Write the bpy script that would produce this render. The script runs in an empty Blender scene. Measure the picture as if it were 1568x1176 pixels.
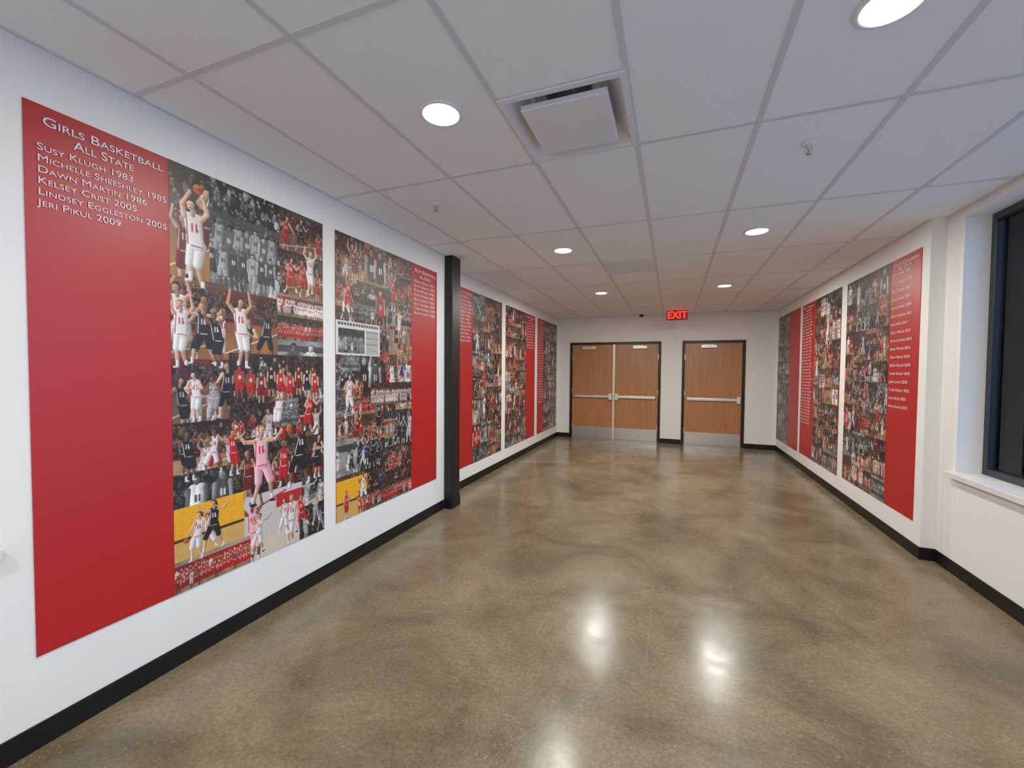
import bpy, bmesh, math, random
import numpy as np
from mathutils import Matrix, Vector
random.seed(3)
H=2.74; CAMZ=1.5; D=9.45
XL=-2.31; XLF=-2.50; XR=1.90; XW=2.00; YB=-3.2
XO=2.225
scene=bpy.context.scene
scene.view_settings.view_transform='Standard'
scene.view_settings.look='None'
scene.view_settings.exposure=0.16
scene.view_settings.gamma=1.15

# ---------------------------------------------------------------- materials
def s2l(c):
    return tuple((x/12.92 if x<=0.04045 else ((x+0.055)/1.055)**2.4) for x in c)
def newmat(name):
    m=bpy.data.materials.new(name); m.use_nodes=True
    nt=m.node_tree; b=nt.nodes['Principled BSDF']
    return m,nt,b
def pm(name,col,rough=0.5,metal=0.0,bump=0.0,bscale=200.0,var=0.0,vscale=3.0,emit=None,es=0.0,spec=0.5):
    m,nt,b=newmat(name)
    c=s2l(col)
    b.inputs['Base Color'].default_value=(*c,1); b.inputs['Roughness'].default_value=rough
    b.inputs['Metallic'].default_value=metal
    b.inputs['Specular IOR Level'].default_value=spec
    tc=nt.nodes.new('ShaderNodeTexCoord')
    if var>0:
        n=nt.nodes.new('ShaderNodeTexNoise'); n.inputs['Scale'].default_value=vscale; n.inputs['Detail'].default_value=6
        nt.links.new(tc.outputs['Object'],n.inputs['Vector'])
        r=nt.nodes.new('ShaderNodeValToRGB')
        r.color_ramp.elements[0].position=.3; r.color_ramp.elements[1].position=.7
        r.color_ramp.elements[0].color=(*[x*(1-var) for x in c],1)
        r.color_ramp.elements[1].color=(*[min(1,x*(1+var)) for x in c],1)
        nt.links.new(n.outputs['Fac'],r.inputs['Fac']); nt.links.new(r.outputs['Color'],b.inputs['Base Color'])
    if bump>0:
        n=nt.nodes.new('ShaderNodeTexNoise'); n.inputs['Scale'].default_value=bscale; n.inputs['Detail'].default_value=3
        nt.links.new(tc.outputs['Object'],n.inputs['Vector'])
        bp=nt.nodes.new('ShaderNodeBump'); bp.inputs['Strength'].default_value=bump; bp.inputs['Distance'].default_value=.002
        nt.links.new(n.outputs['Fac'],bp.inputs['Height']); nt.links.new(bp.outputs['Normal'],b.inputs['Normal'])
    if emit:
        b.inputs['Emission Color'].default_value=(*emit,1); b.inputs['Emission Strength'].default_value=es
    return m
M_wall=pm('wall_paint',(.92,.915,.905),.55,bump=.25,bscale=350,var=.015)
M_red=pm('mural_red_vinyl',(.67,.045,.06),.42,bump=.12,bscale=300,var=.04,vscale=1.5)
M_black=pm('black_rubber',(.05,.045,.05),.45,var=.1,spec=.3)
M_col=pm('column_paint',(.07,.05,.06),.4,var=.1,spec=.35)
M_frame=pm('door_frame_black',(.06,.055,.055),.4,var=.08,spec=.35)
M_steel=pm('brushed_steel',(.80,.79,.77),.28,metal=1.0,var=.06,vscale=40)
M_alu=pm('satin_aluminium',(.88,.87,.85),.35,metal=.5,var=.04,vscale=30)
M_grid=pm('ceiling_grid_paint',(.84,.84,.87),.5,var=.02)
M_white=pm('white_plastic',(.92,.92,.92),.45,var=.02)
M_vent=pm('vent_metal',(.90,.90,.92),.45,var=.03)
M_dark=pm('duct_dark',(.62,.62,.64),.7,var=.1)
M_bronze=pm('window_frame_dark',(.06,.08,.11),.35,var=.1)
M_sill=pm('sill_stone',(.88,.86,.84),.35,var=.05,vscale=30)
M_text=pm('mural_white_text',(.90,.86,.87),.5,var=.01)
M_domb=pm('dome_dark',(.06,.06,.07),.1,var=.05)
M_lens=pm('light_lens',(1,.98,.93),.4,emit=(1,.95,.84),es=14)
M_exit=pm('exit_letters',(.7,.03,.03),.4,emit=(1,.022,.015),es=2.4)
M_exitp=pm('exit_panel',(.26,.03,.04),.2,emit=(1,.02,.02),es=.10)
M_ext=pm('exterior_brick_dark',(.36,.47,.58),.8,var=.25,vscale=1.5)
M_grd=pm('exterior_ground',(.64,.67,.70),.9,var=.1)

# ceiling tile
M_tile,nt,b=newmat('ceiling_tile')
b.inputs['Roughness'].default_value=.8
tc=nt.nodes.new('ShaderNodeTexCoord')
n=nt.nodes.new('ShaderNodeTexNoise'); n.inputs['Scale'].default_value=170; n.inputs['Detail'].default_value=5
r=nt.nodes.new('ShaderNodeValToRGB'); c0=s2l((.94,.955,.97)); c1=s2l((.97,.985,.995))
r.color_ramp.elements[0].position=.35; r.color_ramp.elements[1].position=.6
r.color_ramp.elements[0].color=(*c0,1); r.color_ramp.elements[1].color=(*c1,1)
nt.links.new(tc.outputs['Object'],n.inputs['Vector']); nt.links.new(n.outputs['Fac'],r.inputs['Fac']); nt.links.new(r.outputs['Color'],b.inputs['Base Color'])
bp=nt.nodes.new('ShaderNodeBump'); bp.inputs['Strength'].default_value=.3; bp.inputs['Distance'].default_value=.002
nt.links.new(n.outputs['Fac'],bp.inputs['Height']); nt.links.new(bp.outputs['Normal'],b.inputs['Normal'])

# wood door
M_wood,nt,b=newmat('door_wood')
tc=nt.nodes.new('ShaderNodeTexCoord'); mp=nt.nodes.new('ShaderNodeMapping'); mp.inputs['Scale'].default_value=(9,9,.8)
n=nt.nodes.new('ShaderNodeTexNoise'); n.inputs['Scale'].default_value=3; n.inputs['Detail'].default_value=8
r=nt.nodes.new('ShaderNodeValToRGB')
r.color_ramp.elements[0].position=.3; r.color_ramp.elements[1].position=.7
r.color_ramp.elements[0].color=(*s2l((.63,.40,.22)),1); r.color_ramp.elements[1].color=(*s2l((.69,.46,.27)),1)
nt.links.new(tc.outputs['Object'],mp.inputs['Vector']); nt.links.new(mp.outputs['Vector'],n.inputs['Vector'])
nt.links.new(n.outputs['Fac'],r.inputs['Fac']); nt.links.new(r.outputs['Color'],b.inputs['Base Color'])
b.inputs['Roughness'].default_value=.35

# polished concrete
M_floor,nt,b=newmat('polished_concrete')
L=nt.links.new; N=nt.nodes.new
tc=N('ShaderNodeTexCoord')
def ramp(p0,c0,p1,c1):
    r=N('ShaderNodeValToRGB'); r.color_ramp.elements[0].position=p0; r.color_ramp.elements[1].position=p1
    r.color_ramp.elements[0].color=(*c0,1); r.color_ramp.elements[1].color=(*c1,1); return r
n1=N('ShaderNodeTexNoise'); n1.inputs['Scale'].default_value=1.3; n1.inputs['Detail'].default_value=11; n1.inputs['Roughness'].default_value=.68; n1.inputs['Distortion'].default_value=.6
L(tc.outputs['Object'],n1.inputs['Vector'])
r1=ramp(.36,s2l((.355,.305,.225)),.66,s2l((.525,.465,.36))); L(n1.outputs['Fac'],r1.inputs['Fac'])
n2=N('ShaderNodeTexNoise'); n2.inputs['Scale'].default_value=55; n2.inputs['Detail'].default_value=4; n2.inputs['Roughness'].default_value=.7
L(tc.outputs['Object'],n2.inputs['Vector'])
r2=ramp(.36,(.76,.75,.74),.64,(1.16,1.16,1.16)); L(n2.outputs['Fac'],r2.inputs['Fac'])
mx=N('ShaderNodeMix'); mx.data_type='RGBA'; mx.blend_type='MULTIPLY'; mx.inputs[0].default_value=1
L(r1.outputs['Color'],mx.inputs[6]); L(r2.outputs['Color'],mx.inputs[7])
v=N('ShaderNodeTexVoronoi'); v.inputs['Scale'].default_value=80; L(tc.outputs['Object'],v.inputs['Vector'])
rv=ramp(.16,(1,1,1),.30,(0,0,0)); L(v.outputs['Distance'],rv.inputs['Fac'])
n3=N('ShaderNodeTexNoise'); n3.inputs['Scale'].default_value=2.2; n3.inputs['Detail'].default_value=6; n3.inputs['Roughness'].default_value=.65; L(tc.outputs['Object'],n3.inputs['Vector'])
r3=ramp(.48,(0,0,0),.60,(1,1,1)); L(n3.outputs['Fac'],r3.inputs['Fac'])
sep=N('ShaderNodeSeparateColor'); L(v.outputs['Color'],sep.inputs['Color'])
gt=N('ShaderNodeMath'); gt.operation='GREATER_THAN'; gt.inputs[1].default_value=.60; L(sep.outputs['Red'],gt.inputs[0])
mm=N('ShaderNodeMath'); mm.operation='MULTIPLY'; L(rv.outputs['Color'],mm.inputs[0]); L(gt.outputs[0],mm.inputs[1])
mm2=N('ShaderNodeMath'); mm2.operation='MULTIPLY_ADD'; mm2.inputs[1].default_value=.55; mm2.inputs[2].default_value=.12; L(r3.outputs['Color'],mm2.inputs[0])
mm3=N('ShaderNodeMath'); mm3.operation='MULTIPLY'; L(mm.outputs[0],mm3.inputs[0]); L(mm2.outputs[0],mm3.inputs[1])
spk=ramp(.5,s2l((.72,.66,.54)),.8,s2l((.24,.21,.17))); L(sep.outputs['Green'],spk.inputs['Fac'])
mx2=N('ShaderNodeMix'); mx2.data_type='RGBA'; L(mm3.outputs[0],mx2.inputs[0]); L(mx.outputs[2],mx2.inputs[6]); L(spk.outputs['Color'],mx2.inputs[7])
v2=N('ShaderNodeTexVoronoi'); v2.feature='DISTANCE_TO_EDGE'; v2.inputs['Scale'].default_value=.55
nd=N('ShaderNodeTexNoise'); nd.inputs['Scale'].default_value=1.8; nd.inputs['Detail'].default_value=6; L(tc.outputs['Object'],nd.inputs['Vector'])
va=N('ShaderNodeVectorMath'); va.operation='ADD'; L(tc.outputs['Object'],va.inputs[0]); L(nd.outputs['Color'],va.inputs[1]); L(va.outputs[0],v2.inputs['Vector'])
rc=ramp(.0,(.8,.8,.8),.005,(1,1,1)); L(v2.outputs['Distance'],rc.inputs['Fac'])
mx3=N('ShaderNodeMix'); mx3.data_type='RGBA'; mx3.blend_type='MULTIPLY'; mx3.inputs[0].default_value=.5; L(mx2.outputs[2],mx3.inputs[6]); L(rc.outputs['Color'],mx3.inputs[7])
L(mx3.outputs[2],b.inputs['Base Color'])
rr=ramp(.35,(.16,.16,.16),.65,(.29,.29,.29)); L(n3.outputs['Fac'],rr.inputs['Fac']); L(rr.outputs['Color'],b.inputs['Roughness'])
b.inputs['Specular IOR Level'].default_value=.33
n4=N('ShaderNodeTexNoise'); n4.inputs['Scale'].default_value=5; n4.inputs['Detail'].default_value=3; L(tc.outputs['Object'],n4.inputs['Vector'])
bp=N('ShaderNodeBump'); bp.inputs['Strength'].default_value=.08; bp.inputs['Distance'].default_value=.01
L(n4.outputs['Fac'],bp.inputs['Height']); L(bp.outputs['Normal'],b.inputs['Normal'])
M_joint=pm('floor_joint_filler',(.47,.42,.34),.4,var=.1)

# mural print
M_print,nt,b=newmat('mural_photo_print')
at=nt.nodes.new('ShaderNodeAttribute'); at.attribute_name='Col'
nt.links.new(at.outputs['Color'],b.inputs['Base Color']); b.inputs['Roughness'].default_value=.42

# glass
M_glass=bpy.data.materials.new('window_glass'); M_glass.use_nodes=True; nt=M_glass.node_tree; nt.nodes.clear()
o=nt.nodes.new('ShaderNodeOutputMaterial'); ms=nt.nodes.new('ShaderNodeMixShader'); tr=nt.nodes.new('ShaderNodeBsdfTransparent'); gl=nt.nodes.new('ShaderNodeBsdfGlossy')
fr=nt.nodes.new('ShaderNodeFresnel'); fr.inputs['IOR'].default_value=1.3; gl.inputs['Roughness'].default_value=.02
tr.inputs['Color'].default_value=(.88,.94,.97,1)
nt.links.new(fr.outputs[0],ms.inputs[0]); nt.links.new(tr.outputs[0],ms.inputs[1]); nt.links.new(gl.outputs[0],ms.inputs[2]); nt.links.new(ms.outputs[0],o.inputs[0])

# ---------------------------------------------------------------- mesh helpers
def link(o,parent=None):
    scene.collection.objects.link(o)
    if parent: o.parent=parent
    return o
def boxes(name,bl,mat,parent=None,bevel=0.0):
    me=bpy.data.meshes.new(name); bm=bmesh.new()
    for (x0,x1,y0,y1,z0,z1) in bl:
        vs=[bm.verts.new((x,y,z)) for x in (x0,x1) for y in (y0,y1) for z in (z0,z1)]
        for f in ((0,1,3,2),(4,6,7,5),(0,4,5,1),(2,3,7,6),(0,2,6,4),(1,5,7,3)):
            bm.faces.new([vs[i] for i in f])
    bmesh.ops.recalc_face_normals(bm,faces=bm.faces)
    bm.to_mesh(me); bm.free(); me.materials.append(mat)
    o=link(bpy.data.objects.new(name,me),parent)
    if bevel>0:
        md=o.modifiers.new('bevel','BEVEL'); md.width=bevel; md.segments=2; md.limit_method='ANGLE'
    return o
def lathe(name,prof,loc,mat,parent=None,n=40,rot=None):
    me=bpy.data.meshes.new(name); bm=bmesh.new(); rings=[]
    for (r,z) in prof:
        rings.append([bm.verts.new((r*math.cos(2*math.pi*i/n),r*math.sin(2*math.pi*i/n),z)) for i in range(n)] if r>1e-6 else [bm.verts.new((0,0,z))])
    for a,bb in zip(rings,rings[1:]):
        for i in range(n):
            j=(i+1)%n
            if len(a)==1: bm.faces.new((a[0],bb[i],bb[j]))
            elif len(bb)==1: bm.faces.new((a[i],bb[0],a[j]))
            else: bm.faces.new((a[i],bb[i],bb[j],a[j]))
    bmesh.ops.recalc_face_normals(bm,faces=bm.faces)
    for f in bm.faces: f.smooth=True
    bm.to_mesh(me); bm.free(); me.materials.append(mat)
    o=link(bpy.data.objects.new(name,me),parent); o.location=loc
    if rot: o.rotation_euler=rot
    return o
def empty(name,loc=(0,0,0)):
    o=bpy.data.objects.new(name,None); o.empty_display_size=.1; scene.collection.objects.link(o); o.location=loc; return o

# ---------------------------------------------------------------- shell
boxes('floor',[(-2.9,XO,YB-.2,D+.15,-.12,0)],M_floor)
boxes('trim_floor_joint',[(XLF,XR,4.247,4.251,0,.0010),(-.102,-.100,2.2,4.247,0,.0008)],M_joint)
LW0,LW1,LZ0,LZ1=-1.9,.70,.84,2.66
RW0,RW1,RZ0,RZ1=-1.2,4.12,.77,2.67
boxes('wall_left',[(-2.6,XL,LW1,4.15,0,H),(-2.6,XL,LW0,LW1,0,LZ0),(-2.6,XL,LW0,LW1,LZ1,H),(-2.6,XL,YB,LW0,0,H),(-2.9,XLF,4.15,D,0,H)],M_wall)
boxes('wall_right',[(XR,XO,4.33,D,0,H),(XW,XO,RW1,4.33,0,H),(XW,XO,RW0,RW1,0,RZ0),(XW,XO,RW0,RW1,RZ1,H),(XW,XO,YB,RW0,0,H)],M_wall,bevel=.004)
DX0,DX1,SX0,SX1,DZ=-2.20,-.234,.18,1.35,2.17
boxes('wall_far',[(-2.9,DX0,D,D+.15,0,H),(DX1,SX0,D,D+.15,0,H),(SX1,XO,D,D+.15,0,H),(DX0,DX1,D,D+.15,DZ,H),(SX0,SX1,D,D+.15,DZ,H)],M_wall)
boxes('wall_near',[(-2.9,XO,YB-.15,YB,0,H)],M_wall)
gx=[-2.5,-1.927,-1.351,-.776,-.200,.374,.948,1.524,2.0]
hx0,hx1,hy0,hy1=-.776,-.200,1.787,2.387
boxes('ceiling',[(-2.9,hx0,YB,D+.15,H,H+.1),(hx1,XO,YB,D+.15,H,H+.1),(hx0,hx1,YB,hy0,H,H+.1),(hx0,hx1,hy1,D+.15,H,H+.1)],M_tile)
gy=[1.187+1.2*i for i in range(-3,7)]
w=.0125; zt=.004
gb=[(x-w,x+w,YB,D,H-zt,H) for x in gx[1:-1]]
for y in gy: gb.append((XLF,XW,y-w,y+w,H-zt-.0005,H))
for (x0,x1,yy) in ((hx0,hx1,1.787),(hx0,hx1,5.387)): gb.append((x0,x1,yy-w,yy+w,H-zt-.0005,H))
gb+= [(XL,XL+.02,YB,4.15,H-zt,H),(XLF,XLF+.02,4.15,D,H-zt,H),(XR-.02,XR,4.33,D,H-zt,H),(XW-.02,XW,YB,4.33,H-zt,H),(XLF,XR,D-.02,D,H-zt,H),(XLF,XL+.02,4.13,4.15,H-zt,H)]
boxes('ceiling_grid',gb,M_grid)

bh=.10; bt=.008
boxes('baseboard_left',[(XL,XL+bt,YB,3.95,0,bh),(XLF,XLF+bt,4.15,D,0,bh)],M_black,bevel=.002)
boxes('baseboard_right',[(XR-bt,XR,4.33-bt,D,0,bh),(XR,XW,4.33-bt,4.33,0,bh),(XW-bt,XW,YB,4.33-bt,0,bh)],M_black,bevel=.002)
boxes('baseboard_far',[(XLF+bt,DX0,D-bt,D,0,bh),(DX1,SX0,D-bt,D,0,bh),(SX1,XR-bt,D-bt,D,0,bh)],M_black,bevel=.002)
c=empty('support_column')
boxes('shaft',[(-2.50,-2.215,3.97,4.15,0,H)],M_col,c,bevel=.006)
boxes('base_wrap',[(-2.50,-2.209,3.963,4.157,0,.10)],M_black,c,bevel=.003)

# ---------------------------------------------------------------- doors
def leaf(par,x0,x1,hinge_left,yf):
    z0,z1=.012,2.12
    boxes('leaf',[(x0,x1,yf,yf+.045,z0,z1)],M_wood,par,bevel=.002)
    boxes('kick_plate',[(x0+.015,x1-.015,yf-.004,yf,z0+.01,.27)],M_steel,par)
    zb=.96
    a,bb=(x0+.05,x1-.02) if hinge_left else (x0+.02,x1-.05)
    boxes('panic_bar',[(a,bb,yf-.062,yf-.040,zb-.016,zb+.016)],M_alu,par,bevel=.006)
    boxes('panic_rail',[(a,bb,yf-.040,yf-.001,zb-.032,zb+.032)],M_steel,par,bevel=.006)
    lx=(x1-.09,x1-.02) if hinge_left else (x0+.02,x0+.09)
    boxes('latch_case',[(lx[0],lx[1],yf-.07,yf-.001,zb-.07,zb+.07)],M_alu,par,bevel=.008)
    mid=(x0+x1)/2 - (.08 if hinge_left else -.08)
    boxes('closer_body',[(mid-.15,mid+.15,yf-.055,yf-.001,2.015,2.08)],M_alu,par,bevel=.008)
    boxes('closer_arm',[(mid+.05,mid+.08,yf-.09,yf-.055,2.05,2.062),(mid-.12,mid+.08,yf-.095,yf-.085,2.062,2.078)],M_steel,par)
    hx=x0 if hinge_left else x1
    boxes('hinges',[(hx-.008,hx+.008,yf-.012,yf+.003,z,z+.11) for z in (.25,1.02,1.78)],M_steel,par)
def frame(par,x0,x1):
    f=.05
    boxes('frame',[(x0,x0+f,D-.02,D+.13,0,DZ),(x1-f,x1,D-.02,D+.13,0,DZ),(x0+f,x1-f,D-.02,D+.13,DZ-f,DZ),
                   (x0+f,x0+f+.015,D+.06,D+.13,0,DZ-f),(x1-f-.015,x1-f,D+.06,D+.13,0,DZ-f),(x0+f,x1-f,D+.06,D+.13,DZ-f-.015,DZ-f)],M_frame,par,bevel=.002)
    boxes('threshold',[(x0+f,x1-f,D,D+.13,0,.012)],M_steel,par)
d=empty('door_1'); frame(d,DX0,DX1); mid=(DX0+DX1)/2
leaf(d,DX0+.053,mid-.012,True,D+.012); leaf(d,mid+.012,DX1-.053,False,D+.012)
boxes('astragal',[(mid-.022,mid+.022,D-.002,D+.05,.012,2.12)],M_alu,d,bevel=.003)
d=empty('door_2'); frame(d,SX0,SX1); leaf(d,SX0+.053,SX1-.053,True,D+.012)

# ---------------------------------------------------------------- windows
def window(name,xi,xo,y0,y1,z0,z1,muls,side):
    p=empty(name); xm=xo; f=.05
    fx=(xm-.035,xm+.035)
    bl=[(fx[0],fx[1],y0,y0+f,z0,z1),(fx[0],fx[1],y1-f,y1,z0,z1),(fx[0],fx[1],y0+f,y1-f,z0,z0+f),(fx[0],fx[1],y0+f,y1-f,z1-f,z1)]
    for m in muls: bl.append((fx[0],fx[1],m-.025,m+.025,z0+f,z1-f))
    boxes('frame',bl,M_bronze,p,bevel=.003)
    boxes('glass',[(xm-.002,xm+.002,y0+f,y1-f,z0+f,z1-f)],M_glass,p)
    if side>0: boxes('sill',[(xi-.05,xm-.035,y0-.04,y1+.04,z0-.04,z0+.001)] ,M_sill,p,bevel=.004)
    else: boxes('sill',[(xm+.035,xi+.05,y0-.04,y1+.04,z0-.04,z0+.001)],M_sill,p,bevel=.004)
    return p
window('window_1',XW,2.185,RW0,RW1,RZ0,RZ1,[-.1,1.0,2.05,3.05],1)
window('window_2',XL,-2.54,LW0,LW1,LZ0,LZ1,[-.45],-1)
boxes('exterior_building',[(8.5,9.5,8,30,-.2,6.5)]+[(8.47,8.5,y,y+.12,-.2,6.5) for y in range(9,28,3)],M_ext)
boxes('exterior_ground',[(-40,-2.95,-35,40,-.35,-.2),(2.45,40,-35,40,-.35,-.2)],M_grd)

# ---------------------------------------------------------------- ceiling fixtures
def downlight(x,y,power):
    p=empty('recessed_downlight',(x,y,H))
    lathe('trim_ring',[(.086,-.001),(.102,-.001),(.104,-.006),(.098,-.010),(.088,-.010),(.084,-.006),(.086,-.001)],(0,0,0),M_white,p)
    lathe('lens',[(0,-.0075),(.04,-.0075),(.086,-.006)],(0,0,0),M_lens,p)
    l=bpy.data.lights.new('lamp','AREA'); l.shape='DISK'; l.size=.16; l.energy=power; l.color=(1,.955,.865)
    o=link(bpy.data.objects.new('lamp',l),p); o.location=(0,0,-.016)
for x in (-1.063,.661):
    for y,pw in ((-2.613,19),(-.613,18),(1.787,18),(4.187,20),(6.62,34)): downlight(x,y,pw)

p=empty('air_diffuser',((hx0+hx1)/2,(hy0+hy1)/2,H))
def rings(name,rs,mat,par):
    me=bpy.data.meshes.new(name); bm=bmesh.new(); R=[]
    for (a,bb,z) in rs: R.append([bm.verts.new(q) for q in ((-a,-bb,z),(a,-bb,z),(a,bb,z),(-a,bb,z))])
    for q,s in zip(R,R[1:]):
        for i in range(4):
            j=(i+1)%4; bm.faces.new((q[i],q[j],s[j],s[i]))
    bmesh.ops.recalc_face_normals(bm,faces=bm.faces); bm.to_mesh(me); bm.free(); me.materials.append(mat)
    return link(bpy.data.objects.new(name,me),par)
rings('outer_frame',[(.288,.30,0),(.288,.30,-.012),(.262,.272,-.012),(.258,.268,.0),(.235,.245,.03),(.19,.20,.075),(.11,.11,.095)],M_vent,p)
rings('neck',[(.11,.11,.095),(.11,.11,.16),(.001,.001,.16)],M_dark,p)
boxes('center_plaque',[(-.20,.20,-.21,.20,-.022,-.012)],M_vent,p,bevel=.003)
boxes('plaque_lip',[(-.20,-.192,-.21,.20,-.012,.004),(.192,.20,-.21,.20,-.012,.004),(-.192,.192,-.21,-.202,-.012,.004),(-.192,.192,.192,.20,-.012,.004)],M_vent,p)
boxes('hanger',[(sx*.15-.012,sx*.15+.012,sy*.17-.012,sy*.17+.012,-.012,.085) for sx in (-1,1) for sy in (-1,1)],M_alu,p)
p=empty('return_grille',((hx0+hx1)/2,5.087,H))
boxes('frame',[(-.275,.275,-.287,-.262,-.012,-.001),(-.275,.275,.262,.287,-.012,-.001),(-.275,-.25,-.262,.262,-.012,-.001),(.25,.275,-.262,.262,-.012,-.001)],M_vent,p)
boxes('louvers',[(-.25,.25,-.262+i*.0262,-.262+i*.0262+.014,-.008,-.003) for i in range(20)],M_vent,p)
boxes('back_plate',[(-.25,.25,-.262,.262,-.003,-.001)],M_vent,p)
for (x,y) in ((-1.66,2.72),(.66,2.70)):
    p=empty('fire_sprinkler',(x,y,H))
    lathe('escutcheon',[(0,-.001),(.036,-.001),(.034,-.006),(.016,-.012),(.012,-.013),(0,-.013)],(0,0,0),M_white,p,24)
    lathe('body',[(.009,-.012),(.009,-.028),(.005,-.03),(.004,-.05),(0,-.05)],(0,0,0),M_steel,p,16)
    boxes('yoke',[(-.016,-.012,-.003,.003,-.052,-.02),(.012,.016,-.003,.003,-.052,-.02),(-.016,.016,-.003,.003,-.055,-.051)],M_steel,p)
    lathe('deflector',[(0,-.056),(.018,-.056),(.018,-.058),(0,-.058)],(0,0,0),M_steel,p,16)
p=empty('smoke_detector',(-.55,7.85,H))
lathe('base',[(0,-.001),(.055,-.001),(.055,-.015),(.045,-.03),(.03,-.038),(0,-.04)],(0,0,0),M_white,p)
lathe('sensor_ring',[(.032,-.036),(.032,-.046),(.026,-.052),(0,-.052)],(0,0,0),M_vent,p)
p=empty('security_camera',(-.62,9.05,H))
lathe('base',[(0,-.001),(.062,-.001),(.062,-.03),(.052,-.04),(0,-.04)],(0,0,0),M_white,p)
lathe('dome',[(.048,-.038),(.046,-.06),(.035,-.08),(.018,-.092),(0,-.095)],(0,0,0),M_domb,p)
p=empty('exit_sign',(.06,8.6,H))
boxes('canopy',[(-.10,.10,-.035,.035,-.02,-.001)],M_white,p,bevel=.004)
boxes('housing',[(-.19,.19,-.022,.022,-.045,-.02)],M_alu,p,bevel=.003)
boxes('panel',[(-.19,.19,-.006,.006,-.235,-.045)],M_exitp,p,bevel=.002)
t=bpy.data.curves.new('letters','FONT'); t.body='EXIT'; t.size=.17; t.align_x='CENTER'; t.align_y='CENTER'; t.offset=.003; t.extrude=.002; t.materials.append(M_exit)
o=link(bpy.data.objects.new('letters',t),p); o.rotation_euler=(math.pi/2,0,0); o.location=(0,-.010,-.14); o.scale=(1.0,1.1,1)

# ---------------------------------------------------------------- collage painter
class Cv:
    def __init__(s,w,h,res,seed):
        s.w,s.h,s.res=w,h,res; s.W=int(w*res)+1; s.Hh=int(h*res)+1
        s.a=np.zeros((s.Hh,s.W,3),dtype=np.float32); s.rng=random.Random(seed); s.np=np.random.default_rng(seed); s.full()
    def full(s): s.c=(0,0,s.W,s.Hh)
    def clip(s,x,y,w,h):
        r=s.res; s.c=(max(0,int(round(x*r))),max(0,int(round(y*r))),min(s.W,int(round((x+w)*r))+0),min(s.Hh,int(round((y+h)*r))))
        if x+w>=s.w-.006: s.c=(s.c[0],s.c[1],s.W,s.c[3])
        if y+h>=s.h-.006: s.c=(s.c[0],s.c[1],s.c[2],s.Hh)
    def box(s,x0,y0,x1,y1):
        r=s.res; a=max(s.c[0],int(x0*r)); b=max(s.c[1],int(y0*r)); c=min(s.c[2],int(x1*r)+2); d=min(s.c[3],int(y1*r)+2)
        return (a,b,c,d) if c>a and d>b else None
    def rect(s,x0,y0,x1,y1,col,al=1.0):
        q=s.box(x0,y0,x1-1/s.res,y1-1/s.res)
        if q: v=s.a[q[1]:q[3],q[0]:q[2]]; v[...]=v*(1-al)+np.array(col,dtype=np.float32)*al
    def cap(s,x0,y0,r0,x1,y1,r1,col,shade=.42):
        m=max(r0,r1)+1/s.res; q=s.box(min(x0,x1)-m,min(y0,y1)-m,max(x0,x1)+m,max(y0,y1)+m)
        if not q: return
        X=(np.arange(q[0],q[2])/s.res)[None,:]; Y=(np.arange(q[1],q[3])/s.res)[:,None]
        dx,dy=x1-x0,y1-y0; L2=dx*dx+dy*dy+1e-9
        t=np.clip(((X-x0)*dx+(Y-y0)*dy)/L2,0,1); R=r0+(r1-r0)*t
        ex=X-x0-t*dx; ey=Y-y0-t*dy
        dd=np.sqrt(ex**2+ey**2)-R
        al=np.clip(.5-dd*s.res,0,1)[...,None]
        sh=(1-shade*np.clip((ex+ey*.6)/(R+1e-6)*.7+.15,-.3,1))[...,None]
        v=s.a[q[1]:q[3],q[0]:q[2]]; v[...]=v*(1-al)+np.array(col,dtype=np.float32)*sh*al
    def gray(s,f=1.0,con=1.0,off=0.0):
        q=s.c; v=s.a[q[1]:q[3],q[0]:q[2]]; g=(v@np.array([.3,.59,.11],dtype=np.float32))[...,None]
        v[...]=v*(1-f)+((g-.5)*con+.5+off)*f
    def lowmul(s,lo,hi,n=5):
        q=s.c; v=s.a[q[1]:q[3],q[0]:q[2]]
        if v.shape[0]<3 or v.shape[1]<3: return
        g=s.np.uniform(lo,hi,(n,n)); yy=np.linspace(0,n-1.001,v.shape[0]); xx=np.linspace(0,n-1.001,v.shape[1])
        yi=yy.astype(int); xi=xx.astype(int); fy=(yy-yi)[:,None]; fx=(xx-xi)[None,:]
        A=g[yi][:,xi]*(1-fy)*(1-fx)+g[np.minimum(yi+1,n-1)][:,xi]*fy*(1-fx)+g[yi][:,np.minimum(xi+1,n-1)]*(1-fy)*fx+g[np.minimum(yi+1,n-1)][:,np.minimum(xi+1,n-1)]*fy*fx
        v*=A[...,None].astype(np.float32)
    def noise(s,amp):
        q=s.c; v=s.a[q[1]:q[3],q[0]:q[2]]; v+= (s.np.random((v.shape[0],v.shape[1],1))-.5).astype(np.float32)*amp
SK=[(.83,.63,.51),(.76,.56,.44),(.87,.70,.58),(.46,.31,.23),(.80,.60,.48)]
HR=[(.20,.13,.09),(.12,.08,.06),(.55,.40,.22),(.30,.19,.11)]
WH=(.86,.85,.85); RD=(.70,.07,.10); BK=(.08,.08,.10); NV=(.10,.13,.30); GD=(.80,.58,.14); PK=(.90,.66,.70); GY=(.55,.55,.57); MR=(.42,.06,.09)
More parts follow.
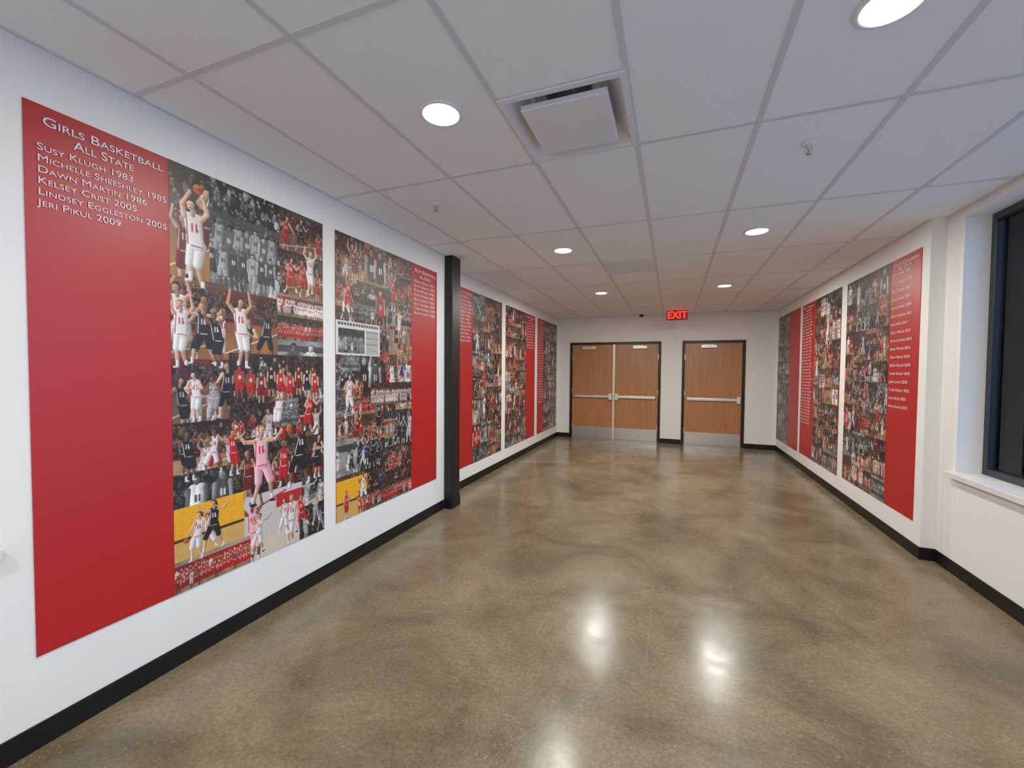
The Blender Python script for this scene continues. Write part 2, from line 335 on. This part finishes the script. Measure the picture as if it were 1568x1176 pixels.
def player(c,x,y,h,jer,sho=None,pose=None,ball=False,num=True,face=0):
    r=c.rng; sk=r.choice(SK); hr=r.choice(HR); sho=sho or jer; pose=pose or r.choice(['up','down','shoot','dribble','hold','run','guard'])
    f=face or r.choice((-1,1)); lean=r.uniform(-.07,.07)*h
    hipx,hipy=x,y-.50*h; shx,shy=x+lean,y-.80*h; hw=.055*h; sw=.088*h
    sp=r.uniform(.05,.18)*h if pose in('run','guard','dribble','shoot') else .05*h
    dsk=tuple(k*.84 for k in sk)
    for sgn in (-1,1):
        kx=hipx+sgn*sp*.75+f*.03*h; ky=y-.27*h; fx=hipx+sgn*sp*1.2; fy=y-.02*h-(.09*h if (pose in('run','shoot') and sgn==f) else 0)
        c.cap(kx,ky,.034*h,fx,fy,.02*h,dsk if sgn>0 else sk)
        c.cap(fx,fy-.07*h,.022*h,fx,fy-.02*h,.021*h,WH)
        c.cap(fx-.005*h,fy,.02*h,fx+f*.045*h,fy+.01*h,.014*h,r.choice([WH,BK,WH]))
        c.cap(hipx+sgn*hw*.8,hipy,.062*h,kx,ky-.02*h,.052*h,sho)
    c.cap(shx-sw*.55,shy,.05*h,hipx-hw*.5,hipy,.055*h,jer); c.cap(shx+sw*.55,shy,.05*h,hipx+hw*.5,hipy,.055*h,jer)
    c.cap(shx,shy,.06*h,hipx,hipy,.06*h,jer,.1)
    tr=RD if sum(jer)>1.8 else WH
    c.cap(shx-sw*.75,shy+.03*h,.006*h,hipx-hw*1.6,hipy,.006*h,tr,0); c.cap(hipx-hw,hipy+.01*h,.006*h,hipx+hw,hipy+.01*h,.006*h,tr,0)
    if num:
        for k in (-1,1):
            c.cap(x+lean*.6+k*.022*h,y-.73*h,.009*h,x+lean*.6+k*.022*h,y-.65*h,.009*h,tr,0)
        c.cap(x+lean*.6+.022*h,y-.69*h,.008*h,x+lean*.6+.04*h,y-.66*h,.008*h,tr,0)
    def arm(sgn,ex,ey,hx,hy):
        sx=shx+sgn*sw; sy=shy
        c.cap(sx,sy,.032*h,sx+ex*h,sy+ey*h,.025*h,sk); c.cap(sx+ex*h,sy+ey*h,.025*h,sx+hx*h,sy+hy*h,.017*h,sk); c.cap(sx+hx*h,sy+hy*h,.02*h,sx+hx*h,sy+hy*h-.01*h,.02*h,sk)
    bp=None
    if pose=='up': arm(-1,-.08,-.10,-.05,-.26); arm(1,.08,-.10,.05,-.27); bp=(shx,shy-.31*h)
    elif pose=='shoot': arm(-1,-.02,-.12,.06,-.27); arm(1,.07,-.08,.02,-.26); bp=(shx+.06*h,shy-.33*h)
    elif pose=='down': arm(-1,-.04,.15,-.02,.29); arm(1,.04,.15,.02,.29); bp=(shx+f*.1*h,shy+.3*h)
    elif pose=='dribble': arm(-f,-f*.08,.1,-f*.12,-.01); arm(f,f*.08,.13,f*.16,.22); bp=(shx+f*.27*h,shy+.33*h)
    elif pose=='hold': arm(-1,-.06,.13,.05,.12); arm(1,.06,.13,-.04,.12); bp=(shx,shy+.12*h)
    elif pose=='guard': arm(-1,-.12,-.01,-.2,-.12); arm(1,.12,0,.21,-.1); bp=(shx+f*.24*h,shy-.14*h)
    else: arm(-1,-.07,.11,-.0,.16); arm(1,.08,.1,.17,.02); bp=(shx+f*.2*h,shy+.1*h)
    c.cap(shx,shy-.03*h,.026*h,shx,shy-.08*h,.026*h,dsk)
    hx,hy=shx+f*.01*h,shy-.135*h
    c.cap(hx,hy-.018*h,.053*h,hx,hy-.005*h,.05*h,hr)
    if r.random()<.4: c.cap(hx-f*.04*h,hy-.01*h,.03*h,hx-f*.07*h,hy+.05*h,.014*h,hr)
    c.cap(hx+f*.01*h,hy,.041*h,hx+f*.01*h,hy+.025*h,.034*h,sk)
    for k in (-1,1): c.cap(hx+f*.012*h+k*.016*h,hy,.0055*h,hx+f*.012*h+k*.016*h,hy,.0055*h,(.15,.1,.08),0)
    c.cap(hx+f*.004*h,hy+.031*h,.005*h,hx+f*.022*h,hy+.031*h,.005*h,(.55,.2,.18),0)
    if ball and bp:
        c.cap(bp[0],bp[1],.055*h,bp[0],bp[1],.055*h,(.80,.36,.14),.45); c.cap(bp[0]-.05*h,bp[1],.004*h,bp[0]+.05*h,bp[1],.004*h,(.2,.1,.06),0)
def small(c,x,y,h,jer,leg=True):
    r=c.rng; sk=r.choice(SK)
    if leg:
        for k in(-1,1): c.cap(x+k*.06*h,y-.45*h,.055*h,x+k*.07*h,y-.03*h,.03*h,tuple(q*.85 for q in sk)); c.cap(x+k*.06*h,y-.5*h,.075*h,x+k*.07*h,y-.3*h,.065*h,jer)
    c.cap(x-.05*h,y-.78*h,.075*h,x-.03*h,y-.48*h,.07*h,jer); c.cap(x+.05*h,y-.78*h,.075*h,x+.03*h,y-.48*h,.07*h,jer)
    tr=RD if sum(jer)>1.8 else WH
    c.cap(x-.02*h,y-.68*h,.018*h,x-.02*h,y-.60*h,.018*h,tr,0); c.cap(x+.03*h,y-.68*h,.015*h,x+.03*h,y-.60*h,.015*h,tr,0)
    m=r.random()
    for k in(-1,1):
        if m<.15: c.cap(x+k*.12*h,y-.78*h,.035*h,x+k*.17*h,y-1.02*h,.027*h,sk)
        else: c.cap(x+k*.12*h,y-.78*h,.035*h,x+k*.14*h,y-.5*h,.027*h,sk)
    c.cap(x,y-.93*h,.065*h,x,y-.91*h,.06*h,r.choice(HR)); c.cap(x,y-.905*h,.05*h,x,y-.88*h,.043*h,sk)
def crowd(c,x,y,w,h,dim=.5,size=.022):
    r=c.rng; n=int(w*h/(size*size)*1.2)
    pal=[RD,MR,MR,WH,BK,NV,(.45,.33,.24),(.55,.40,.28),(.6,.5,.45),GY,(.3,.05,.08),BK]
    for i in range(n):
        px=x+r.random()*w; py=y+(i/n)*h; col=tuple(k*dim for k in r.choice(pal)); s=size*r.uniform(.7,1.2)
        c.cap(px,py,s*.42,px,py+s*.5,s*.5,col); c.cap(px,py-s*.55,s*.30,px,py-s*.5,s*.28,tuple(k*dim for k in r.choice(HR))); c.cap(px,py-s*.46,s*.22,px,py-s*.42,s*.2,tuple(k*dim*1.1 for k in r.choice(SK)))
def bg(c,x,y,w,h,kind):
    r=c.rng
    if kind=='gym':
        hy=y+h*r.uniform(.38,.62); c.rect(x,y,x+w,hy,r.choice([(.16,.10,.11),(.13,.10,.11),(.30,.18,.12),(.36,.10,.12),(.28,.23,.20),(.42,.30,.20)]))
        for k in range(int(h/.03)):
            yy=y+k*.03; c.rect(x,yy,x+w,min(hy,yy+.006),(.34,.14,.12),.4)
        crowd(c,x,y+h*.08,w,hy-y-h*.08,r.uniform(.45,.7),max(.014,h*r.uniform(.05,.08)))
        c.rect(x,hy,x+w,y+h,r.choice([(.62,.42,.23),(.70,.51,.28),(.54,.35,.20),(.48,.34,.23),(.64,.51,.36)])); c.rect(x,hy,x+w,hy+.008,(.6,.07,.1))
        c.cap(x-.05,y+h*.9,.003,x+w,hy+h*.1,.003,WH,0)
    elif kind=='dark': c.rect(x,y,x+w,y+h,(.10,.08,.09)); crowd(c,x,y,w,h*.85,.48,max(.015,h*.07))
    elif kind=='wall': c.rect(x,y,x+w,y+h*.75,(.60,.53,.46)); c.rect(x,y+h*.14,x+w,y+h*.30,(.55,.08,.10)); c.rect(x,y+h*.75,x+w,y+h,(.62,.45,.27))
    elif kind=='gold': c.rect(x,y,x+w,y+h*.55,(.90,.62,.10)); c.rect(x,y+h*.55,x+w,y+h*.6,(.2,.15,.1)); c.rect(x,y+h*.6,x+w,y+h,(.78,.60,.32))
    elif kind=='bright': c.rect(x,y,x+w,y+h*.7,(.75,.72,.71)); c.rect(x,y+h*.7,x+w,y+h,(.79,.73,.65)); c.cap(x+w*.1,y+h*.25,.005,x+w*.7,y+h*.05,.005,RD); c.rect(x+w*.55,y+h*.1,x+w,y+h*.3,(.66,.1,.14))
def photo(c,x,y,w,h,kind=None,bw=None,n=None,jer=None,back=None,lo=None):
    r=c.rng; c.clip(x,y,w,h); kind=kind or r.choice(['act','act','act','act','team','port','crowd','huddle'])
    bw=(r.random()<.33) if bw is None else bw
    if kind=='act':
        bg(c,x,y,w,h,back or r.choice(['gym','gym','gym','gym','dark','wall'])); n=n or r.randint(2,4)
        for i in range(n):
            ph=h*r.uniform(.6,.98); player(c,x+w*(i+.5+r.uniform(-.3,.3))/n,y+h*r.uniform(.9,1.12),ph,r.choice(jer or [WH,WH,RD,BK,BK,NV,MR]),ball=(i==0))
    elif kind=='team':
        bg(c,x,y,w,h,back or r.choice(['wall','dark','gym'])); j=r.choice(jer or [WH,RD,RD,BK,MR]); rows=2 if w>h*1.2 else 3
        ph=h*r.uniform(.5,.62)
        for k in range(rows):
            m=max(5,int(w/(ph*.22)))
            for i in range(m): small(c,x+w*(i+.5+(.25 if k%2 else 0)+r.uniform(-.12,.12))/(m+.3),y+h*(.99-.20*(rows-1-k)+r.uniform(-.02,.02)),ph*r.uniform(.92,1.05),j if r.random()<.8 else r.choice([BK,WH,RD]))
    elif kind=='huddle':
        bg(c,x,y,w,h,r.choice(['gym','gym','dark']))
        for i in range(int(w/h*9)+4):
            small(c,x+w*r.random(),y+h*(.75+.045*i),h*r.uniform(.5,.7),r.choice([RD,RD,WH,MR,BK]))
    elif kind=='port':
        bg(c,x,y,w,h,r.choice(['dark','gym','wall']))
        for i in range(2 if w>h*.7 else 1):
            hx=x+w*(.32+.38*i); hy=y+h*1.55-.885*h*1.5
            small(c,hx,y+h*1.55,h*1.5,r.choice([WH,RD,BK]),False)
            for k in(-1,1): c.cap(hx+k*.025*h,hy,.008*h,hx+k*.025*h,hy,.008*h,(.12,.08,.07),0)
            c.cap(hx,hy+.012*h,.008*h,hx,hy+.022*h,.01*h,(.6,.42,.34),0)
            c.cap(hx-.02*h,hy+.045*h,.006*h,hx+.02*h,hy+.045*h,.006*h,(.5,.18,.18),0)
    elif kind=='crowd':
        c.rect(x,y,x+w,y+h,(.10,.06,.07)); crowd(c,x,y+.02,w,h,.9,r.uniform(.035,.055))
    elif kind=='news':
        c.rect(x,y,x+w,y+h,(.84,.84,.81)); c.rect(x+w*.05,y+h*.05,x+w*.95,y+h*.13,(.25,.25,.25))
        for k in range(14): c.rect(x+w*(.09+k*.062),y+h*.04,x+w*(.105+k*.062),y+h*.14,(.84,.84,.81),.8)
        for k in range(int(h/.012)):
            if k*.012>h*.2: c.rect(x+w*(.66),y+k*.012,x+w*.95,y+k*.012+.005,(.45,.45,.45),.7)
        c.full(); photo(c,x+w*.05,y+h*.22,w*.57,h*.72,'team',True,back='dark',jer=[GY]); return
    if bw: c.gray(1,1.0,.02)
    if back not in('gold','bright'): c.lowmul(.60,1.1)
    c.noise(.08); c.full()
def split(c,x,y,w,h,mn=.24):
    r=c.rng
    if (w<=mn*1.6 and h<=mn*1.5): photo(c,x,y,w+(.02 if r.random()<.5 else 0),h+(.02 if r.random()<.5 else 0)); return
    if w>h*.95 or h<=mn*1.3: k=w*r.uniform(.36,.64); split(c,x,y,k,h,mn); split(c,x+k,y,w-k,h,mn)
    else: k=h*r.uniform(.34,.66); split(c,x,y,w,k,mn); split(c,x,y+k,w,h-k,mn)
def scatter(c,n,a=.13,b=.22):
    r=c.rng
    for i in range(n):
        pw=r.uniform(a,b)*r.choice((1,1.4)); ph=r.uniform(a,b)
        photo(c,r.uniform(0,c.w-pw),r.uniform(0,c.h-ph),pw,ph)
def cuts(c,n,h0=.20,h1=.36):
    r=c.rng
    for i in range(n):
        player(c,r.uniform(.08,c.w-.08),r.uniform(.12,.98)*c.h+.0,r.uniform(h0,h1),r.choice([WH,WH,RD,RD,BK,NV,MR]),ball=r.random()<.5)
def P1(w,h,res):
    c=Cv(w,h,res,11); U=lambda u:u*w; V=lambda v:v*h
    def ph(u0,v0,u1,v1,*a,**k): photo(c,U(u0),V(v0),U(u1-u0),V(v1-v0),*a,**k)
    c.rect(0,0,w,h,(.1,.08,.09))
    ph(0,0,.25,.28,'act',False,2,[BK,MR],back='gym')
    ph(.62,0,1,.13,'act',False,3,[BK,RD],back='gym'); ph(.60,.12,1,.26,'act',False,3,[RD,BK],back='gym')
    ph(.20,.0,.64,.135,'crowd',True); ph(.20,.08,.64,.27,'huddle',True)
    for i in range(7): small(c,U(.25+i*.055),V(.20+.012*(i%2)),.23,(.34,.34,.36) if i%2 else (.60,.60,.61))
    for i in range(6): small(c,U(.27+i*.06),V(.262),.22,(.22,.22,.23) if i%3 else (.66,.66,.66))
    c.clip(U(.20),V(0),U(.44),V(.27)); c.gray(1,.85,-.04); c.full()
    ph(0,.26,.30,.46,'act',False,3,[BK,WH],back='gym'); ph(.28,.27,.62,.46,'act',False,2,[BK,MR],back='gym')
    ph(.62,.25,1,.315,'team',False,back='wall',jer=[WH]); ph(.62,.315,1,.385,'team',False,back='dark',jer=[RD])
    ph(.62,.385,1,.50,'port',True); ph(0,.45,.34,.61,'act',False,4,[WH,BK],back='gym')
    ph(.30,.43,1,.56,'huddle',False)
    ph(.30,.55,1,.70,'act',False,5,[RD,BK,WH],back='dark'); ph(0,.60,.34,.74,'act',False,4,[RD,WH,BK],back='gym')
    ph(0,.72,.36,.83,'port',True); ph(.34,.68,1,.84,'act',False,4,[BK,RD,MR],back='dark')
    ph(.60,.56,.78,.64,'team',True); ph(.30,.58,.48,.66,'huddle',False); ph(.46,.44,.62,.50,'crowd',True); ph(.84,.50,1,.58,'act',True,2)
    ph(.36,.82,.80,1,'act',False,2,[WH,PK],back='bright'); ph(.80,.80,1,.92,'act',True,2,[WH,BK],back='gym'); ph(.78,.9,1,1,'act',True,2,[GY],back='dark')
    ph(0,.80,.38,.935,'act',False,1,[WH],back='gold'); ph(0,.925,.42,1.0,'team',False,back='wall',jer=[RD])
    player(c,U(.20),V(.925),.27,BK,pose='guard'); player(c,U(.11),V(.935),.25,WH,pose='dribble',ball=True,face=-1)
    player(c,U(.13),V(.285),.46,WH,pose='shoot',ball=True)
    player(c,U(.05),V(.47),.34,WH,pose='up'); player(c,U(.16),V(.46),.32,BK,pose='guard'); player(c,U(.24),V(.47),.30,BK,pose='up')
    player(c,U(.38),V(.47),.40,WH,pose='up'); player(c,U(.88),V(.24),.30,WH,pose='up',ball=True); player(c,U(.72),V(.25),.24,RD,pose='run')
    player(c,U(.12),V(.60),.26,WH,pose='hold'); player(c,U(.22),V(.60),.24,GY,pose='hold'); player(c,U(.62),V(.66),.32,WH,pose='hold'); player(c,U(.86),V(.68),.30,RD,pose='run')
    for i in range(9): small(c,U(.36+i*.07),V(.55+.008*(i%3)),.19,(RD,RD,MR,BK)[i%4])
    player(c,U(.08),V(.74),.26,BK,pose='guard'); player(c,U(.20),V(.735),.24,WH,pose='run')
    player(c,U(.66),V(.83),.32,RD,pose='run'); player(c,U(.93),V(.82),.30,BK,pose='hold')
    player(c,U(.78),V(.83),.42,BK,pose='guard',ball=True); player(c,U(.50),V(.85),.48,PK,pose='guard'); player(c,U(.32),V(.75),.26,RD,pose='guard')
    player(c,U(.47),V(.985),.24,WH,pose='guard'); player(c,U(.66),V(.965),.24,WH,pose='run'); player(c,U(.92),V(.97),.22,GY,pose='run'); player(c,U(.8),V(.97),.24,RD,pose='run')
    c.noise(.05); return c
def P2(w,h,res):
    c=Cv(w,h,res,23); split(c,0,0,w,h,.22); scatter(c,8); cuts(c,13)
    photo(c,0,.30*h,.52*w,.12*h,'news',False)
    photo(c,0,.86*h,.35*w,.14*h,'act',False,2,[WH,RD],back='gold')
    photo(c,.30*w,.92*h,.70*w,.08*h,'team',False,back='dark',jer=[RD]); photo(c,.40*w,.52*h,.6*w,.09*h,'team',False,back='dark',jer=[WH])
    player(c,.14*w,.64*h,.33,WH,pose='run'); player(c,.30*w,.97*h,.26,WH,pose='dribble',ball=True)
    return c
def PR(seed,mn=.24,nc=11,desat=.0):
    def f(w,h,res):
        c=Cv(w,h,res,seed); split(c,0,0,w,h,mn); scatter(c,9); cuts(c,nc,.22,.36); c.full(); c.gray(desat,1.0,0); return c
    return f
def collage(par,side,X,y0,y1,z0,z1,painter,res,gain=1.0):
    w=y1-y0; h=z1-z0; c=painter(w,h,res); a=np.clip(c.a,0,1)
    a=np.clip(a*gain,0,1)
    lin=np.where(a<=.04045,a/12.92,((a+.055)/1.055)**2.4).astype(np.float32)
    Wn,Hn=c.W,c.Hh
    S=np.linspace(0,w,Wn); T=np.linspace(0,h,Hn)
    ys=(y0+S) if side=='L' else (y1-S); zs=z1-T
    co=np.zeros((Hn,Wn,3),dtype=np.float32); co[...,0]=X+(.006 if side=='L' else -.006); co[...,1]=ys[None,:]; co[...,2]=zs[:,None]
    idx=np.arange(Hn*Wn).reshape(Hn,Wn)
    q=np.stack([idx[:-1,:-1],idx[1:,:-1],idx[1:,1:],idx[:-1,1:]],axis=-1).reshape(-1,4).astype(np.int32)
    me=bpy.data.meshes.new('photo_collage'); me.vertices.add(Hn*Wn); me.vertices.foreach_set('co',co.ravel())
    nf=len(q); me.loops.add(nf*4); me.loops.foreach_set('vertex_index',q.ravel()); me.polygons.add(nf)
    me.polygons.foreach_set('loop_start',np.arange(0,nf*4,4,dtype=np.int32)); me.polygons.foreach_set('loop_total',np.full(nf,4,dtype=np.int32))
    me.update(calc_edges=True); me.validate()
    at=me.color_attributes.new('Col','FLOAT_COLOR','POINT'); rgba=np.ones((Hn*Wn,4),dtype=np.float32); rgba[:,:3]=lin.reshape(-1,3); at.data.foreach_set('color',rgba.ravel())
    me.materials.append(M_print); link(bpy.data.objects.new('photo_collage',me),par)
def textobj(par,side,X,body,y,z,size,width=None,center=False,xs=1.0,bold=.0):
    t=bpy.data.curves.new('lettering','FONT'); t.body=body; t.size=size; t.small_caps_scale=.78; t.offset=bold; t.resolution_u=6
    for i in range(len(body)): t.body_format[i].use_small_caps=True
    t.align_x='CENTER' if center else 'LEFT'; t.align_y='TOP'; t.materials.append(M_text)
    o=link(bpy.data.objects.new('lettering',t),par)
    o.location=(X+(.0085 if side=='L' else -.0085),y,z); o.rotation_euler=(math.pi/2,0,math.pi/2 if side=='L' else -math.pi/2)
    if width:
        bpy.context.view_layer.update(); xs=width/max(1e-3,o.dimensions.x)
    o.scale=(xs,1,1); return xs
FN='Kevin Josh Matt Ryan Tyler Adam Chris Brad Drew Cody Nick Jake Luke Evan Sam Ben Zach Kyle Seth Mark'.split()
LN='Grady Payne Miller Ross Carter Adkins Burke Snyder Wells Cramer Keller Hobbs Lantz Moyer Fisher Stone'.split()
def names(n,seed,y0):
    r=random.Random(seed); y=y0; out=[]
    for i in range(n): out.append(f'{r.choice(FN)} {r.choice(LN)} {y}'); y+=r.choice((0,1,1,2)); y=min(y,2022)
    return out
def mural(side,X,red,pho,z0,z1,painter,res,title,lines,sz,lh,tsz,wf=.80,gain=1.0):
    p=empty('basketball_wall_mural')
    off=.005
    xr=(X,X+off) if side=='L' else (X-off,X)
    boxes('red_panel',[(xr[0],xr[1],red[0],red[1],z0,z1)],M_red,p)
    boxes('print_backing',[(xr[0],xr[1],pho[0],pho[1],z0,z1)],M_red,p)
    collage(p,side,X,pho[0],pho[1],z0,z1,painter,res,gain)
    w=red[1]-red[0]; mid=(red[0]+red[1])/2; sg=1 if side=='L' else -1
    left=red[0] if side=='L' else red[1]
    if title:
        textobj(p,side,X,title,left+sg*.05,z1-.035,tsz,width=w*.84,bold=.0002)
        textobj(p,side,X,'All State',mid,z1-.035-tsz*1.02,tsz,width=w*.42,center=True,bold=.0002)
    z=z1-.035-tsz*2.2
    if not lines: return
    long=max(lines,key=len)
    xs=textobj(p,side,X,long,left+sg*.033,z-lines.index(long)*lh,sz,width=w*wf)
    for i,b in enumerate(lines):
        if b is long: continue
        textobj(p,side,X,b,left+sg*.033,z-i*lh,sz,xs=xs)
NZ0,NZ1=.365,2.52
mural('L',XL,(.834,1.321),(1.321,2.28),NZ0,NZ1,P1,320,'Girls Basketball',['Susy Klugh 1983','Michelle Sheeshley 1985','Dawn Martin 1986','Kelsey Crist 2005','Lindsey Eggleston 2005','Jeri Pikul 2009'],.038,.043,.050,.90)
mural('L',XL,(3.348,3.80),(2.398,3.348),NZ0,NZ1,P2,270,'Boys Basketball',names(8,5,1973),.036,.043,.050)
FZ0,FZ1=.26,2.56
mural('L',XLF,(4.50,5.02),(5.02,6.04),FZ0,FZ1,PR(31),170,'Girls Track',names(12,6,1984),.036,.046,.050)
mural('L',XLF,(7.186,7.72),(6.205,7.186),FZ0,FZ1,PR(47,desat=.1),150,'Boys Track',names(10,7,1975),.036,.050,.050)
mural('L',XLF,(7.89,8.29),(8.29,9.33),FZ0,FZ1,PR(53,desat=.4),130,'Wrestling',names(30,8,1970),.036,.052,.050)
mural('R',XR,(4.44,4.95),(4.95,6.0),.28,2.55,PR(61,desat=.08),190,'State Qualifiers',names(17,9,2006),.036,.075,.040,.72)
mural('R',XR,(7.16,7.80),(6.18,7.16),.26,2.56,PR(73,desat=.05),160,'Football',names(36,10,1972),.036,.047,.045,.7)
mural('R',XR,(7.93,8.53),(8.53,9.38),.25,2.57,PR(89,desat=.6),130,None,[],.02,.05,.04)

# ---------------------------------------------------------------- world & daylight
wd=bpy.data.worlds.new('World'); scene.world=wd; wd.use_nodes=True; nt=wd.node_tree
bgk=nt.nodes['Background']; tc=nt.nodes.new('ShaderNodeTexCoord'); sx=nt.nodes.new('ShaderNodeSeparateXYZ'); cr=nt.nodes.new('ShaderNodeValToRGB')
nt.links.new(tc.outputs['Generated'],sx.inputs[0]); nt.links.new(sx.outputs['Z'],cr.inputs[0]); nt.links.new(cr.outputs['Color'],bgk.inputs['Color'])
cr.color_ramp.elements[0].position=0; cr.color_ramp.elements[0].color=(.38,.66,1.0,1); cr.color_ramp.elements[1].position=.8; cr.color_ramp.elements[1].color=(.24,.50,1.0,1)
bgk.inputs['Strength'].default_value=2.7

# ---------------------------------------------------------------- camera
f=640.0
ey=Vector((246,17,-f)).normalized(); a=.008
ez=Vector((a,1,0)); ez.z=(246*a+17)/f; ez.normalize()
ex=ey.cross(ez)
R=Matrix(((ex[0],ex[1],ex[2]),(ey[0],ey[1],ey[2]),(ez[0],ez[1],ez[2])))
cam=bpy.data.cameras.new('camera'); co=bpy.data.objects.new('camera',cam); scene.collection.objects.link(co)
co.matrix_world=Matrix.Translation((0,0,CAMZ))@R.to_4x4()
cam.sensor_width=36; cam.lens=f/1568*36; cam.clip_start=.05
scene.camera=co
